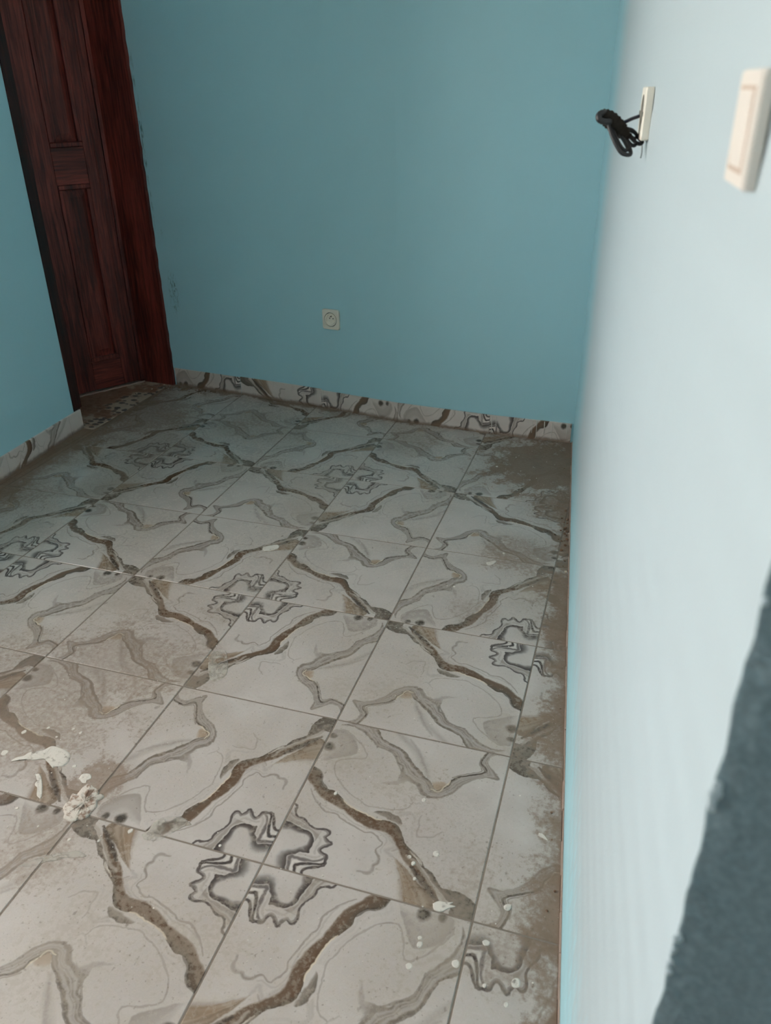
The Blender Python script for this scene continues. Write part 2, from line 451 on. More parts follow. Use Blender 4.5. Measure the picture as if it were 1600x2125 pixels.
def inside(X, Y, p):
    mk = np.zeros(X.shape, bool)
    for (ax, ay), (bx, by) in zip(p, np.roll(p, -1, 0)):
        if ay != by:
            mk ^= ((ay > Y) != (by > Y)) & (X < (bx - ax) * (Y - ay) / (by - ay) + ax)
    return mk


def vnoise(X, Y, f, seed):
    r = np.random.RandomState(seed).rand(64, 64).astype(np.float32)
    x, y = X * f, Y * f
    i, j = np.floor(x).astype(int), np.floor(y).astype(int)
    u, v = x - i, y - j
    u, v = u * u * (3 - 2 * u), v * v * (3 - 2 * v)
    g = lambda a, b: r[a % 64, b % 64]
    return (g(i, j) * (1 - u) + g(i + 1, j) * u) * (1 - v) + (g(i, j + 1) * (1 - u) + g(i + 1, j + 1) * u) * v


def draw_print(D, n=900, base=(166, 157, 152)):
    ax = (np.arange(n, dtype=np.float32) + .5) / n
    GX, GY = np.meshgrid(ax, ax)
    X0 = GX + (vnoise(GX, GY, 22, 1) - .5) * .010 + (vnoise(GX, GY, 70, 2) - .5) * .005
    Y0 = GY + (vnoise(GX, GY, 22, 3) - .5) * .010 + (vnoise(GX, GY, 70, 4) - .5) * .005
    img = np.empty((n, n, 3), np.float32)
    img[:] = np.array(base, np.float32)
    img += ((vnoise(GX, GY, 9, 5) - .5) * 8)[..., None]
    st = lambda a, b, x: np.clip((x - a) / (b - a), 0, 1)
    for d in D:
        if d[0] == 'b':
            pts, pad = np.vstack([d[1], d[2]]), .04
        elif d[0] == 'l':
            pts, pad = np.array(d[1]), d[2] + .02
        else:
            pts = np.array(d[1])
            pad = 2 * max(np.linalg.norm(pts[1] - pts[0]), np.linalg.norm(pts[2] - pts[0]))
        lo = np.clip(((pts.min(0) - pad) * n).astype(int), 0, n)
        hi = np.clip(((pts.max(0) + pad) * n).astype(int) + 1, 0, n)
        if (hi <= lo).any():
            continue
        sl = (slice(lo[1], hi[1]), slice(lo[0], hi[0]))
        X, Y = X0[sl], Y0[sl]
        if d[0] == 'b':
            _, a, b, cols, al, fa, fb, sv = d
            a, b = catmull(a), catmull(b)
            da, db = pdist(X, Y, a), pdist(X, Y, b)
            t = da / (da + db + 1e-6)
            if sv:
                t = np.clip(t + sv * .22 * np.sin(t * 19 + 6 * vnoise(X, Y, 6, 7)) * (.3 + 2.8 * t * (1 - t)), 0, 1)
            cols = np.array(cols, np.float32)
            k = np.linspace(0, 1, len(cols))
            col = np.stack([np.interp(t, k, cols[:, i]) for i in range(3)], -1)
            e1, e2 = np.vstack([a[:1], b[:1]]), np.vstack([a[-1:], b[-1:]])
            al = al * inside(X, Y, np.vstack([a, b[::-1]])) * st(0, fa, da) * st(0, fb, db) \
                * st(0, .004, np.minimum(pdist(X, Y, e1), pdist(X, Y, e2)))
        elif d[0] == 'l':
            _, p, w, c, al, soft = d
            p = catmull(p)
            dd = pdist(X, Y, p)
            e = np.minimum(np.hypot(X - p[0][0], Y - p[0][1]), np.hypot(X - p[-1][0], Y - p[-1][1]))
            ww = w * .5 * (.45 + .55 * np.clip(e / (w * 4), 0, 1)) + .0012
            al = al * (1 - st(1 - soft, 1 + soft, dd / ww))
            col = np.array(c, np.float32)
        else:
            _, q, c, al, soft = d
            q = np.array(q)
            mi = np.linalg.inv(np.stack([q[1] - q[0], q[2] - q[0]], 1))
            r = np.hypot(mi[0, 0] * (X - q[0, 0]) + mi[0, 1] * (Y - q[0, 1]), mi[1, 0] * (X - q[0, 0]) + mi[1, 1] * (Y - q[0, 1]))
            al = al * (1 - st(1 - soft, 1 + soft, r))
            col = np.array(c, np.float32)
        img[sl] = img[sl] * (1 - al[..., None]) + col * al[..., None]
    return img


PRINT_GAIN = 1.38
_im = draw_print(PRINT) / 255.0
_im = np.where(_im <= .04045, _im / 12.92, ((_im + .055) / 1.055) ** 2.4) * PRINT_GAIN
_im = np.clip(_im, 0, 1)
_im = np.where(_im <= .0031308, _im * 12.92, 1.055 * _im ** (1 / 2.4) - .055)
_n = _im.shape[0]
_px = np.ones((_n, _n, 4), np.float32)
_px[..., :3] = _im
IMG = bpy.data.images.new('marbled_tile_print', _n, _n)
IMG.pixels.foreach_set(_px.ravel())
IMG.update()
IMG.pack()


# ---- room lines on the floor (metres)
RW_END = (0.595, -3.008)                                   # where the right wall stops
RW_DIR = Vector((0.194, -0.981)).normalized()
RW_IN = Vector((-0.981, -0.194)).normalized()              # into the room
LW_P = Vector((-2.233, -0.688))                            # left wall, at the door
LW_DIR = Vector((0.160, -0.987)).normalized()
LW_IN = Vector((0.987, 0.160)).normalized()
BACK = [(-2.400, .008), (-1.30, -.004), (-.85, -.036), (-.40, -.026), (0.0, 0.0)]
LEAF_H = Vector((-2.395, -0.010))                          # hinge
LEAF_D = Vector((-.440, -.898)).normalized()


def tile_mat(name, skirting=False, dust=1.0):
    mt, nt, bs = new_mat(name, .30, .5)
    tx = N(nt, 'ShaderNodeTexImage', image=IMG, extension='EXTEND', interpolation='Cubic')
    uvn = N(nt, 'ShaderNodeUVMap', uv_map='print')
    nt.links.new(uvn.outputs[0], tx.inputs[0])
    c = tx.outputs['Color']
    p = pos(nt)
    if skirting:
        cl = nt.nodes.new('ShaderNodeVectorMath')            # print brightened to make up for the dim light there
        cl.operation = 'MULTIPLY'
        cl.inputs[1].default_value = (1.36, 1.33, 1.33)
        nt.links.new(c, cl.inputs[0])
        c = cl.outputs[0]
        g = ramp(nt, noise(nt, p, 30, 4), .55, .75)
        sep = nt.nodes.new('ShaderNodeSeparateXYZ')
        nt.links.new(p, sep.inputs[0])
        low = ramp(nt, math_(nt, 'ADD', sep.outputs[2], math_(nt, 'MULTIPLY', noise(nt, p, 40, 3), -.02)), .012, -.006)
        c = mix(nt, math_(nt, 'MULTIPLY', g, .12), c, srgb(170, 150, 135))
        c = mix(nt, math_(nt, 'MULTIPLY', low, .8), c, srgb(128, 102, 84))
        nt.links.new(c, bs.inputs['Base Color'])
        return mt
    n_big = noise(nt, p, 3.1, 5, .6)
    n_mid = noise(nt, p, 14, 5, .62)
    n_fine = noise(nt, p, 75, 5, .7)
    # thin general film of dust
    film = math_(nt, 'MULTIPLY', ramp(nt, math_(nt, 'ADD', math_(nt, 'MULTIPLY', n_big, .5), math_(nt, 'MULTIPLY', n_fine, .5)), .44, .62), .52)
    c = mix(nt, film, c, srgb(157, 141, 125))
    # dust banked along the walls and in known places
    nz = math_(nt, 'ADD', math_(nt, 'MULTIPLY', n_big, .45), math_(nt, 'ADD', math_(nt, 'MULTIPLY', n_mid, .4), math_(nt, 'MULTIPLY', n_fine, .15)))
    j = math_(nt, 'MULTIPLY', math_(nt, 'SUBTRACT', nz, .5), .5)
    dr = math_(nt, 'SUBTRACT', plane_dist(nt, p, RW_IN, 0.0), j)
    right = math_(nt, 'MULTIPLY', ramp(nt, dr, .13, .010), .95)
    db = math_(nt, 'SUBTRACT', math_(nt, 'MULTIPLY', plane_dist(nt, p, (0, 1), 0), -1), j)
    back = math_(nt, 'MULTIPLY', ramp(nt, db, .12, .01), .9)
    dl = math_(nt, 'SUBTRACT', plane_dist(nt, p, LW_IN, LW_IN.dot(LW_P)), j)
    left = math_(nt, 'MULTIPLY', ramp(nt, dl, .34, .04), 1.0)
    mk = math_(nt, 'MAXIMUM', math_(nt, 'MAXIMUM', right, back), left)
    jag = math_(nt, 'ADD', math_(nt, 'MULTIPLY', n_mid, .7), math_(nt, 'MULTIPLY', n_fine, .3))
    for cc, r, a in (((-.03, -.28), .40, .95), ((.12, -.62), .22, .8), ((.03, -1.05), .17, .6), ((-.98, -2.28), .42, .55), ((-.80, -1.95), .26, .45),
                     ((-1.30, -.40), .22, .45), ((-2.05, -.45), .36, .7), ((-1.75, -.75), .25, .5), ((-.70, -.25), .22, .5), ((.20, -2.25), .20, .35),
                     ((-.62, -2.42), .10, .8), ((.44, -2.45), .14, .5), ((-2.05, -1.35), .32, .6), ((-.62, -2.62), .16, .5), ((-.02, -1.42), .10, .5),
                     ((-.88, -2.05), .26, .6), ((-1.55, -.30), .22, .5), ((.22, -1.25), .12, .4)):
        mk = math_(nt, 'MAXIMUM', mk, math_(nt, 'MULTIPLY', spot(nt, p, cc, r, jag, 1.1), a))
    tone = mix(nt, n_mid, srgb(110, 88, 72), srgb(146, 124, 107))
    mk = math_(nt, 'MULTIPLY', mk, math_(nt, 'ADD', .40, math_(nt, 'MULTIPLY', ramp(nt, math_(nt, 'ADD', math_(nt, 'MULTIPLY', n_fine, .55), math_(nt, 'MULTIPLY', mk, .45)), .36, .66), .60)))
    c = mix(nt, math_(nt, 'MULTIPLY', mk, dust), c, tone)
    # small dark specks and scabs of grit
    g1 = noise(nt, p, 150, 2, .5)
    sp = math_(nt, 'MULTIPLY', ramp(nt, g1, .655, .70), ramp(nt, n_mid, .40, .56))
    c = mix(nt, math_(nt, 'MULTIPLY', sp, .45), c, srgb(98, 86, 76))
    g2 = noise(nt, scaled(nt, p, (1, .55, 1)), 62, 3, .6)
    sp2 = math_(nt, 'MULTIPLY', ramp(nt, g2, .66, .72), ramp(nt, n_big, .42, .56))
    c = mix(nt, math_(nt, 'MULTIPLY', sp2, .55), c, srgb(112, 98, 86))
    g3 = noise(nt, p, 230, 2, .5)
    sp3 = math_(nt, 'MULTIPLY', ramp(nt, g3, .68, .72), ramp(nt, n_mid, .50, .60))
    c = mix(nt, math_(nt, 'MULTIPLY', sp3, .6), c, srgb(205, 196, 186))
    nt.links.new(c, bs.inputs['Base Color'])
    rg = math_(nt, 'ADD', math_(nt, 'MULTIPLY', mk, .5), math_(nt, 'ADD', math_(nt, 'MULTIPLY', film, .4), .20))
    nt.links.new(rg, bs.inputs['Roughness'])
    bump(nt, bs, math_(nt, 'ADD', math_(nt, 'MULTIPLY', n_fine, math_(nt, 'ADD', mk, .15)), math_(nt, 'MULTIPLY', n_mid, .2)), .25, .002)
    return mt


M_TILE = tile_mat('marbled_floor_tile')
M_SKIRT = tile_mat('marbled_skirting_tile', True)


def pebble_mat():
    mt, nt, bs = new_mat('pebble_print_tile', .5, .4)
    p = pos(nt)
    q = scaled(nt, p, (.8, 1.1, 0))
    v = N(nt, 'ShaderNodeTexVoronoi', feature='F1')
    v.inputs['Scale'].default_value = 31
    v.inputs['Randomness'].default_value = .55
    nt.links.new(q, v.inputs['Vector'])
    stone = ramp(nt, v.outputs['Distance'], .50, .42)
    patch = ramp(nt, noise(nt, p, 6.0, 3), .43, .48)
    c = mix(nt, math_(nt, 'MULTIPLY', stone, patch), srgb(186, 168, 150), srgb(84, 74, 76))
    dirt = ramp(nt, math_(nt, 'ADD', noise(nt, p, 9, 5, .65), math_(nt, 'MULTIPLY', plane_dist(nt, p, (-1, 0), 2.24), 1.0)), .50, .62)
    c = mix(nt, math_(nt, 'MULTIPLY', dirt, .85), c, srgb(138, 100, 78))
    nt.links.new(c, bs.inputs['Base Color'])
    return mt


M_PEBBLE = pebble_mat()

# ================================================================== THE SETTING
TILE, TH = .45, math.radians(5.97)
_c, _s = math.cos(TH), math.sin(TH)


def grid(i, j):
    """corner of the tile grid -> metres"""
    x, y = i - 1.885, j - 5.415
    return Vector(((_c * x - _s * y) * TILE, (_s * x + _c * y) * TILE))


def to_grid(p):
    x, y = p[0] / TILE, p[1] / TILE
    return (_c * x + _s * y + 1.885, -_s * x + _c * y + 5.415)


def clip(poly, n, d):
    """keep the side n.p >= d"""
    out = []
    for a, b in zip(poly, poly[1:] + poly[:1]):
        da, db = n.dot(a) - d, n.dot(b) - d
        if da >= 0:
            out.append(a)
        if (da >= 0) != (db >= 0):
            out.append(a + (b - a) * (da / (da - db)))
    return out


def area(p):
    return .5 * sum(a.x * b.y - b.x * a.y for a, b in zip(p, p[1:] + p[:1])) if len(p) > 2 else 0


# ---- floor: bed of grout, tiles on it
fm = MB().hexa([(-3.9, -5.3, -.12), (1.45, -5.3, -.12), (1.45, .35, -.12), (-3.9, .35, -.12)],
               [(-3.9, -5.3, -.0015), (1.45, -5.3, -.0015), (1.45, .35, -.0015), (-3.9, .35, -.0015)])
floor = struct(fm.build('floor', M_GROUT))


def tile_piece(poly, uvf, mat, parent, z):
    """a thin slab with a softened arris"""
    c = sum(poly, Vector((0, 0))) / len(poly)
    n = len(poly)
    ins = [p + (c - p).normalized() * .0022 for p in poly]
    v = [(p.x, p.y, z) for p in ins] + [(p.x, p.y, z - .0011) for p in poly] + [(p.x, p.y, -.010) for p in poly]
    uv = [uvf(p) for p in ins] + [uvf(p) for p in poly] * 2
    f = [tuple(range(n))]
    for r in (0, n):
        f += [(r + n + k, r + n + (k + 1) % n, r + (k + 1) % n, r + k) for k in range(n)]
    return mesh_obj('tile', v, f, mat, parent, uv)


def block_uv(ci, cj, k):
    def f(p):
        x, y = to_grid(p)
        x, y = x - ci, y - cj
        return [(x, y), (y, -x), (-x, -y), (-y, x)][k]
    return f


JN = Vector((1.0, .0895)).normalized()                     # joint between marbled and pebble tiles at the door
JD = JN.dot(Vector((-2.196, -.325)))
rt = random.Random(3)
for i in range(-6, 6):
    for j in range(-9, 7):
        g = .0046
        cell = [grid(i + g, j + g), grid(i + 1 - g, j + g), grid(i + 1 - g, j + 1 - g), grid(i + g, j + 1 - g)]
        cj = j if j % 2 == 0 else j + 1
        par = {0: 1, 2: 0, 4: 0, 6: 1}.get(cj, (cj // 2) % 2)
        ci = i if i % 2 == par else i + 1
        k = {(0, 0): 0, (-1, 0): 1, (-1, -1): 2, (0, -1): 3}[(i - ci, j - cj)]
        if (i, j) == (2, -1):
            ci, cj, k = 2, 0, 3                             # offcuts along the right wall
        if (i, j) == (2, 0):
            ci, cj, k = 3, 1, 2
        a = clip(cell, RW_IN, .004)
        a = clip(a, Vector((0, -1)), -.001) if a else a
        a = clip(a, JN, JD + .002) if a else a
        a = clip(a, LW_IN, LW_IN.dot(LW_P) + .002) if a and min(p.y for p in a) < -.72 else a
        a = clip(a, Vector((0, 1)), -5.2) if a else a
        if area(a) > .0003:
            tile_piece(a, block_uv(ci, cj, k), M_TILE, floor, rt.uniform(-.0003, .0003))
        s = clip(cell, -JN, -JD)                            # slivers between that joint line and the left wall
        s = clip(s, Vector((0, -1)), .693) if s else s
        s = clip(s, LW_IN, LW_IN.dot(LW_P) + .002) if s else s
        s = clip(s, Vector((0, 1)), -5.2) if s else s
        if area(s) > .0002:
            tile_piece(s, block_uv(ci, cj, k), M_TILE, floor, 0)
        b = clip(cell, -RW_IN, -.0005)
        b = clip(b, Vector((0, -1)), 3.016) if b else b
        b = clip(b, Vector((-1, 0)), -1.29) if b else b
        b = clip(b, Vector((0, 1)), -5.2) if b else b
        if area(b) > .0012:
            tile_piece(b, block_uv(ci, cj, k), M_TILE, floor, 0)
# pebble-printed threshold tiles in the doorway
jl = lambda y: (JD - JN.y * y) / JN.x - .002
for y0, y1 in ((-.690, -.452), (-.448, -.006)):
    tile_piece([Vector((-2.60, y0)), Vector((jl(y0), y0)), Vector((jl(y1), y1)), Vector((-2.60, y1))], lambda p: (p.x, p.y), M_PEBBLE, floor, 0)
# mortar edge along the foot of the door leaf
q = LEAF_H + LEAF_D * .004
e = LEAF_H + LEAF_D * .62
nn = Vector((.898, -.44))
mb = MB()
prev = None
for k in range(24):
    t = k / 23
    c0 = q.lerp(e, t)
    w = .0105 + .0045 * math.sin(k * 2.3) + .002 * math.sin(k * 5.1)
    row = [c0 + nn * .003, c0 + nn * (.003 + w)]
    if prev:
        mb.hexa([(prev[0].x, prev[0].y, -.004), (prev[1].x, prev[1].y, -.004), (row[1].x, row[1].y, -.004), (row[0].x, row[0].y, -.004)],
                [(prev[0].x, prev[0].y, .0055), (prev[1].x, prev[1].y, .003), (row[1].x, row[1].y, .003), (row[0].x, row[0].y, .0055)])
    prev = row
mb.build('mortar_edge', M_MORTAR, floor)

# ---- back wall (slightly uneven in plan)
H = 2.75
mb = MB()
for (x0, y0), (x1, y1) in zip(BACK[:-1], BACK[1:]):
    if x0 < -2.3:
        x0 = -2.205
    mb.hexa([(x0, y0, -.05), (x1, y1, -.05), (x1, .25, -.05), (x0, .25, -.05)], [(x0, y0, H), (x1, y1, H), (x1, .25, H), (x0, .25, H)])
mb.hexa([(0, 0, -.05), (.25, 0.05, -.05), (.25, .25, -.05), (0, .25, -.05)], [(0, 0, H), (.25, .05, H), (.25, .25, H), (0, .25, H)])
struct(mb.build('wall_back', M_PAINT))

# ---- right wall: runs to a chipped outer corner, then turns away to the right
def edge_pt(z):
    w = .0009 * math.sin(z * 21) + .0008 * math.sin(z * 57 + 1) + .0009 * math.sin(z * 163 + 2) + .0008 * math.sin(z * 391)
    return Vector((RW_END[0], RW_END[1])) + RW_DIR * w + RW_IN * (.0008 * math.sin(z * 83 + .6) - .001)


mb = MB()
zs = [k * .01 for k in range(-5, 276)]
vs, fs = [], []
for z in zs:
    ep = edge_pt(z)
    rn = (Vector((.85, 0)) - Vector((0, 0)))
    vs += [(0, 0, z), (ep.x - RW_DIR.x * .012, ep.y - RW_DIR.y * .012, z), (ep.x, ep.y, z),
           (ep.x + .0012, ep.y - .0006, z), (ep.x + .014, RW_END[1] - .0015, z), (1.34, RW_END[1] - .0015, z), (1.34, .05, z)]
for r in range(len(zs) - 1):
    for k in range(6):
        a = r * 7 + k
        fs.append((a + 1, a, a + 7, a + 8))
mb.add(vs, fs)
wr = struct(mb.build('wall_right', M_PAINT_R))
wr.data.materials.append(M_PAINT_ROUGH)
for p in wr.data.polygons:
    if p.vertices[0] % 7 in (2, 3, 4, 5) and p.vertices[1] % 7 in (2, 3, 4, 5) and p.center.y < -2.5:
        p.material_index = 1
# plaster blobs on the corner, coloured pale for the light they catch
for k, (z, dy, r) in enumerate(((1.078, -.0035, .0042), (1.071, -.005, .003), (1.084, -.003, .0028), (1.066, -.003, .0022), (.945, -.002, .003), (.918, -.003, .003), (.931, -.004, .0022), (.908, -.002, .002), (1.212, -.002, .002))):
    bmm = bmesh.new()
    bmesh.ops.create_icosphere(bmm, subdivisions=2, radius=r)
    for v in bmm.verts:
        v.co *= 1 + .25 * math.sin(v.co.x * 900 + k) * math.sin(v.co.z * 700 + 2 * k)
        v.co.z *= 1.5
        v.co.y *= .45
        v.co += Vector((RW_END[0] + .0030 + dy * .3, RW_END[1] - .0012, z))
    me = bpy.data.meshes.new('plaster_blob')
    bmm.to_mesh(me)
    bmm.free()
    me.materials.append(M_PAINT_PALE)
    me.polygons.foreach_set('use_smooth', [True] * len(me.polygons))
    o = bpy.data.objects.new('plaster_blob', me)
    COL.objects.link(o)
    o.parent = wr

# ---- left wall: door end ... window ... near end
def LW(s, off=0.0):
    p = LW_P + LW_DIR * s + LW_IN * off
    return p


def lw_box(mb, s0, s1, o0, o1, z0, z1):
    q = [LW(s0, o0), LW(s1, o0), LW(s1, o1), LW(s0, o1)]
    return mb.hexa([(p.x, p.y, z0) for p in q], [(p.x, p.y, z1) for p in q])


LWT = -.19
mb = MB()
S_END = 4.62
lw_box(mb, .041, WIN_S0, LWT, 0, -.05, H)
lw_box(mb, WIN_S0, WIN_S1, LWT, 0, -.05, WIN_Z0)
lw_box(mb, WIN_S0, WIN_S1, LWT, 0, WIN_Z1, H)
lw_box(mb, WIN_S1, S_END, LWT, 0, -.05, H)
lw_box(mb, -.74, .041, LWT, 0, 2.12, H)
struct(mb.build('wall_left', M_PAINT))

# window opening: slim frame, two panes of air between mullions
mb = MB()
for s0, s1, z0, z1 in ((WIN_S0, WIN_S0 + .05, WIN_Z0, WIN_Z1), (WIN_S1 - .05, WIN_S1, WIN_Z0, WIN_Z1), (WIN_S0 + .05, WIN_S1 - .05, WIN_Z0, WIN_Z0 + .05), (WIN_S0 + .05, WIN_S1 - .05, WIN_Z1 - .05, WIN_Z1)):
    lw_box(mb, s0, s1, -.13, -.08, z0, z1)
struct(mb.build('window_1', M_WOOD_DARK))

# remaining shell: ceiling, wall behind the viewer, alcove, hall beyond the door, ground outside
box = lambda a, b: MB().hexa([(a[0], a[1], a[2]), (b[0], a[1], a[2]), (b[0], b[1], a[2]), (a[0], b[1], a[2])], [(a[0], a[1], b[2]), (b[0], a[1], b[2]), (b[0], b[1], b[2]), (a[0], b[1], b[2])])
struct(box((-2.75, -5.35, H), (1.5, .3, H + .1)).build('ceiling', M_WHITE))
struct(box((-1.75, -5.4, -.05), (1.5, -5.2, H)).build('wall_near', M_PAINT_PALE))
struct(box((1.30, -5.2, -.05), (1.45, -3.02, H)).build('wall_alcove', M_PAINT_PALE))
mb = MB()
for a, b in (((-3.6, -1.6, -.05), (-3.5, .4, H)), ((-3.5, .3, -.05), (-2.205, .4, H)), ((-3.5, -1.6, -.05), (-2.32, -1.5, H)), ((-3.6, -1.6, H), (-2.4, .4, H + .1))):
    x = box(a, b)
    mb.add(x.v, x.f)
struct(mb.build('wall_hall', M_PAINT))
struct(box((-30, -40, -.4), (-2.0, 30, -.13)).build('ground', plain('pale_sandy_ground', srgb(222, 212, 198), .95, .1, .1, 2)))

mb = MB()
lw_box(mb, WIN_S1 + .02, WIN_S1 + .2, -2.05, LWT, -.13, 3.2)
struct(mb.build('added_light_fin', plain('added_fin_dark', (.20, .19, .18, 1), .9)))  # unseen fin, added to cut daylight on the back wall and corner

# ---- door in the left wall, ajar, opening away from the room
door = struct(empty('door_1', (LEAF_H.x, LEAF_H.y, 0)), 'dark reddish wood panelled door standing ajar in the left wall')


def dchild(o, par=None):
    par = par or door
    o.parent = par
    if par is door:
        o.matrix_parent_inverse = Matrix.Translation(-door.location)
    return o


mb = MB()
# far lining board, on the line of the back wall, with a ragged painted front edge
for k in range(60):
    z0, z1 = k * .035, (k + 1) * .035
    w0 = .0012 * math.sin(k * 1.7) + .0014 * math.sin(k * 4.1)
    w1 = .0012 * math.sin((k + 1) * 1.7) + .0014 * math.sin((k + 1) * 4.1)
    mb.hexa([(-2.440, -.012, z0), (-2.199 + w0, -.012, z0), (-2.199 + w0, .04, z0), (-2.440, .04, z0)],
            [(-2.440, -.012, z1), (-2.199 + w1, -.012, z1), (-2.199 + w1, .04, z1), (-2.440, .04, z1)])
dchild(mb.build('door_lining', M_WOOD))
mb = MB()
lw_box(mb, -.018, .042, LWT - .005, .006, .10, 2.12)
lw_box(mb, -.014, .042, LWT - .005, -.002, .0, .10)
dchild(mb.build('door_lining', M_WOOD_DARK))
mb = MB()
lw_box(mb, -.70, -.018, LWT - .005, .006, 2.08, 2.12)
dchild(mb.build('door_lining', M_WOOD))


def LF(s, n, z):
    p = LEAF_H + LEAF_D * s + Vector((.898, -.44)) * n
    return Vector((p.x, p.y, z))


def leaf_box(s0, s1, n0, n1, z0, z1):
    return MB().hexa([LF(s0, n0, z0), LF(s0, n1, z0), LF(s1, n1, z0), LF(s1, n0, z0)], [LF(s0, n0, z1), LF(s0, n1, z1), LF(s1, n1, z1), LF(s1, n0, z1)])


leaf = dchild(leaf_box(.004, .656, -.030, -.012, .014, 2.05).build('door_leaf', M_WOOD))


def leaf_part(name, *a, mat=M_WOOD, bw=.0025):
    o = leaf_box(*a).build(name, mat, leaf)
    o.matrix_parent_inverse = leaf.matrix_world.inverted()
    return bevel(o, bw)


Z = [.012, .165, 1.04, 1.205, 1.93, 2.05]
leaf_part('edge_strip', .002, .022, -.036, .004, .012, 2.05)
leaf_part('stile', .024, .118, -.036, 0, .012, 2.05)
leaf_part('bead', .058, .068, -.002, .005, .012, 2.05, bw=.003)
leaf_part('stile', .278, .385, -.036, 0, .012, 2.05)
leaf_part('stile', .548, .66, -.036, 0, .012, 2.05)
for s0, s1 in ((.1185, .2775), (.3855, .5475)):
    for z0, z1 in ((Z[0], Z[1]), (Z[2], Z[3]), (Z[4], Z[5])):
        leaf_part('rail', s0, s1, -.036, -.0005, z0, z1, mat=M_WOOD_H)
    for z0, z1 in ((Z[1], Z[2]), (Z[3], Z[4])):
        mo = MB()
        for a in ((s0, s1, z0, z0 + .022), (s0, s1, z1 - .022, z1), (s0, s0 + .022, z0 + .022, z1 - .022), (s1 - .022, s1, z0 + .022, z1 - .022)):
            x = leaf_box(a[0], a[1], -.014, .004, a[2], a[3])
            mo.add(x.v, x.f)
        o = mo.build('moulding', M_WOOD, leaf)
        bevel(o, .005, 3)
        # raised field with sloping margins
        b = [LF(s0 + .024, -.012, z0 + .024), LF(s1 - .024, -.012, z0 + .024), LF(s1 - .024, -.012, z1 - .024), LF(s0 + .024, -.012, z1 - .024)]
        t = [LF(s0 + .050, -.002, z0 + .058), LF(s1 - .050, -.002, z0 + .058), LF(s1 - .050, -.002, z1 - .058), LF(s0 + .050, -.002, z1 - .058)]
        mesh_obj('panel', b + t, [(4, 5, 6, 7), (0, 1, 5, 4), (1, 2, 6, 5), (2, 3, 7, 6), (3, 0, 4, 7)], M_WOOD, leaf)

# ---- skirting tiles
skb = struct(empty('baseboard_back', (-1.1, 0, 0)))
JX = [(-2.192, .006), (-1.766, .001), (-1.273, -.020), (-.842, -.048), (-.383, -.038), (-.008, -.009)]
SKH = .092
UVS = [lambda a, b: (.21 * b, .93 * (1 - a)), lambda a, b: (1 - a, .03 + .2 * (1 - b)), lambda a, b: (.2 * (1 - b), a),
       lambda a, b: (.21 * b, 1 - a), lambda a, b: (.21 * (1 - b), .87 * a)]


def skirt(parent, p0, p1, nin, uvf, h0=0.0, h1=SKH):
    p0, p1 = Vector(p0), Vector(p1)
    d = (p1 - p0).normalized() * .0009
    p0, p1 = p0 + d, p1 - d
    t = .009
    c = .0015
    prof = [(-t, h0), (0, h0), (0, h1 - c), (-c, h1), (-t, h1)]
    v, uv = [], []
    for q, a in ((p0, 0), (p1, 1)):
        for o, z in prof:
            v.append((q.x + nin[0] * o, q.y + nin[1] * o, z))
            uv.append(uvf(a, (z - h0) / (h1 - h0)))
    f = [(k, k + 1, k + 6, k + 5) for k in range(4)] + [(4, 3, 2, 1, 0), (5, 6, 7, 8, 9), (4, 0, 5, 9)]
    ob = mesh_obj('skirting_tile', v, f, M_SKIRT, parent, uv)
    ob.matrix_parent_inverse = Matrix.Translation(-parent.location)
    return ob


for k in range(5):
    nx = Vector((JX[k + 1][1] - JX[k][1], -(JX[k + 1][0] - JX[k][0]))).normalized()
    skirt(skb, JX[k], JX[k + 1], nx, UVS[k], -.002, SKH + (.006 if k == 1 else 0) + (.003 if k == 0 else 0))
skl = struct(empty('baseboard_left', (-2.15, -1.2, 0)))
ls = [.0, .098, .548, .998, 1.448, 1.898, 2.348, 2.798, 3.248]
for k in range(8):
    uvf = (lambda a, b: (.30 + .2 * (1 - b), .10 + .10 * a)) if k == 0 else (lambda a, b: (.66 - .22 * b, .05 + .95 * a))
    skirt(skl, LW(ls[k + 1], .009), LW(ls[k], .009), LW_IN, uvf, -.002, .095)
# drips of white wall paint over the skirting tiles
drip = plain('dried_white_drips', srgb(222, 214, 206), .7)
for x, y, z0, z1, w in ((-.372, -.0385, .004, .088, .0035), (-.352, -.038, .02, .090, .003), (-.418, -.040, .03, .091, .0025), (-.130, -.020, .03, .091, .0035), (-.165, -.0225, .006, .091, .003),
                        (-.095, -.018, .01, .091, .002), (-.185, -.024, .03, .09, .003), (-.03, -.0125, .02, .09, .003), (-1.265, -.0205, .004, .096, .0035), (-1.565, -.0085, .07, .097, .002)):
    o = MB().tube([(x, y - .0002, z0), (x + .001, y - .0002, (z0 + z1) / 2), (x, y - .0002, z1)], [w * .45, w * .5, w * .6], 6).build('paint_drip', drip, skb, True)
    o.matrix_parent_inverse = Matrix.Translation(-skb.location)
# thin mortar bead along the foot of the right wall
mb = MB()
for k in range(36):
    p0, p1 = RW_DIR * (k * .085), RW_DIR * ((k + 1) * .085)
    h = .006 + .0022 * math.sin(k * 1.9)
    a = RW_IN * (.0042 + .0012 * math.sin(k * 2.7))
    mb.hexa([(p0.x, p0.y, -.004), (p0.x + a.x, p0.y + a.y, -.004), (p1.x + a.x, p1.y + a.y, -.004), (p1.x, p1.y, -.004)],
            [(p0.x, p0.y, h), (p0.x + a.x * .7, p0.y + a.y * .7, h), (p1.x + a.x * .7, p1.y + a.y * .7, h), (p1.x, p1.y, h)])
struct(mb.build('trim_1', M_MORTAR))

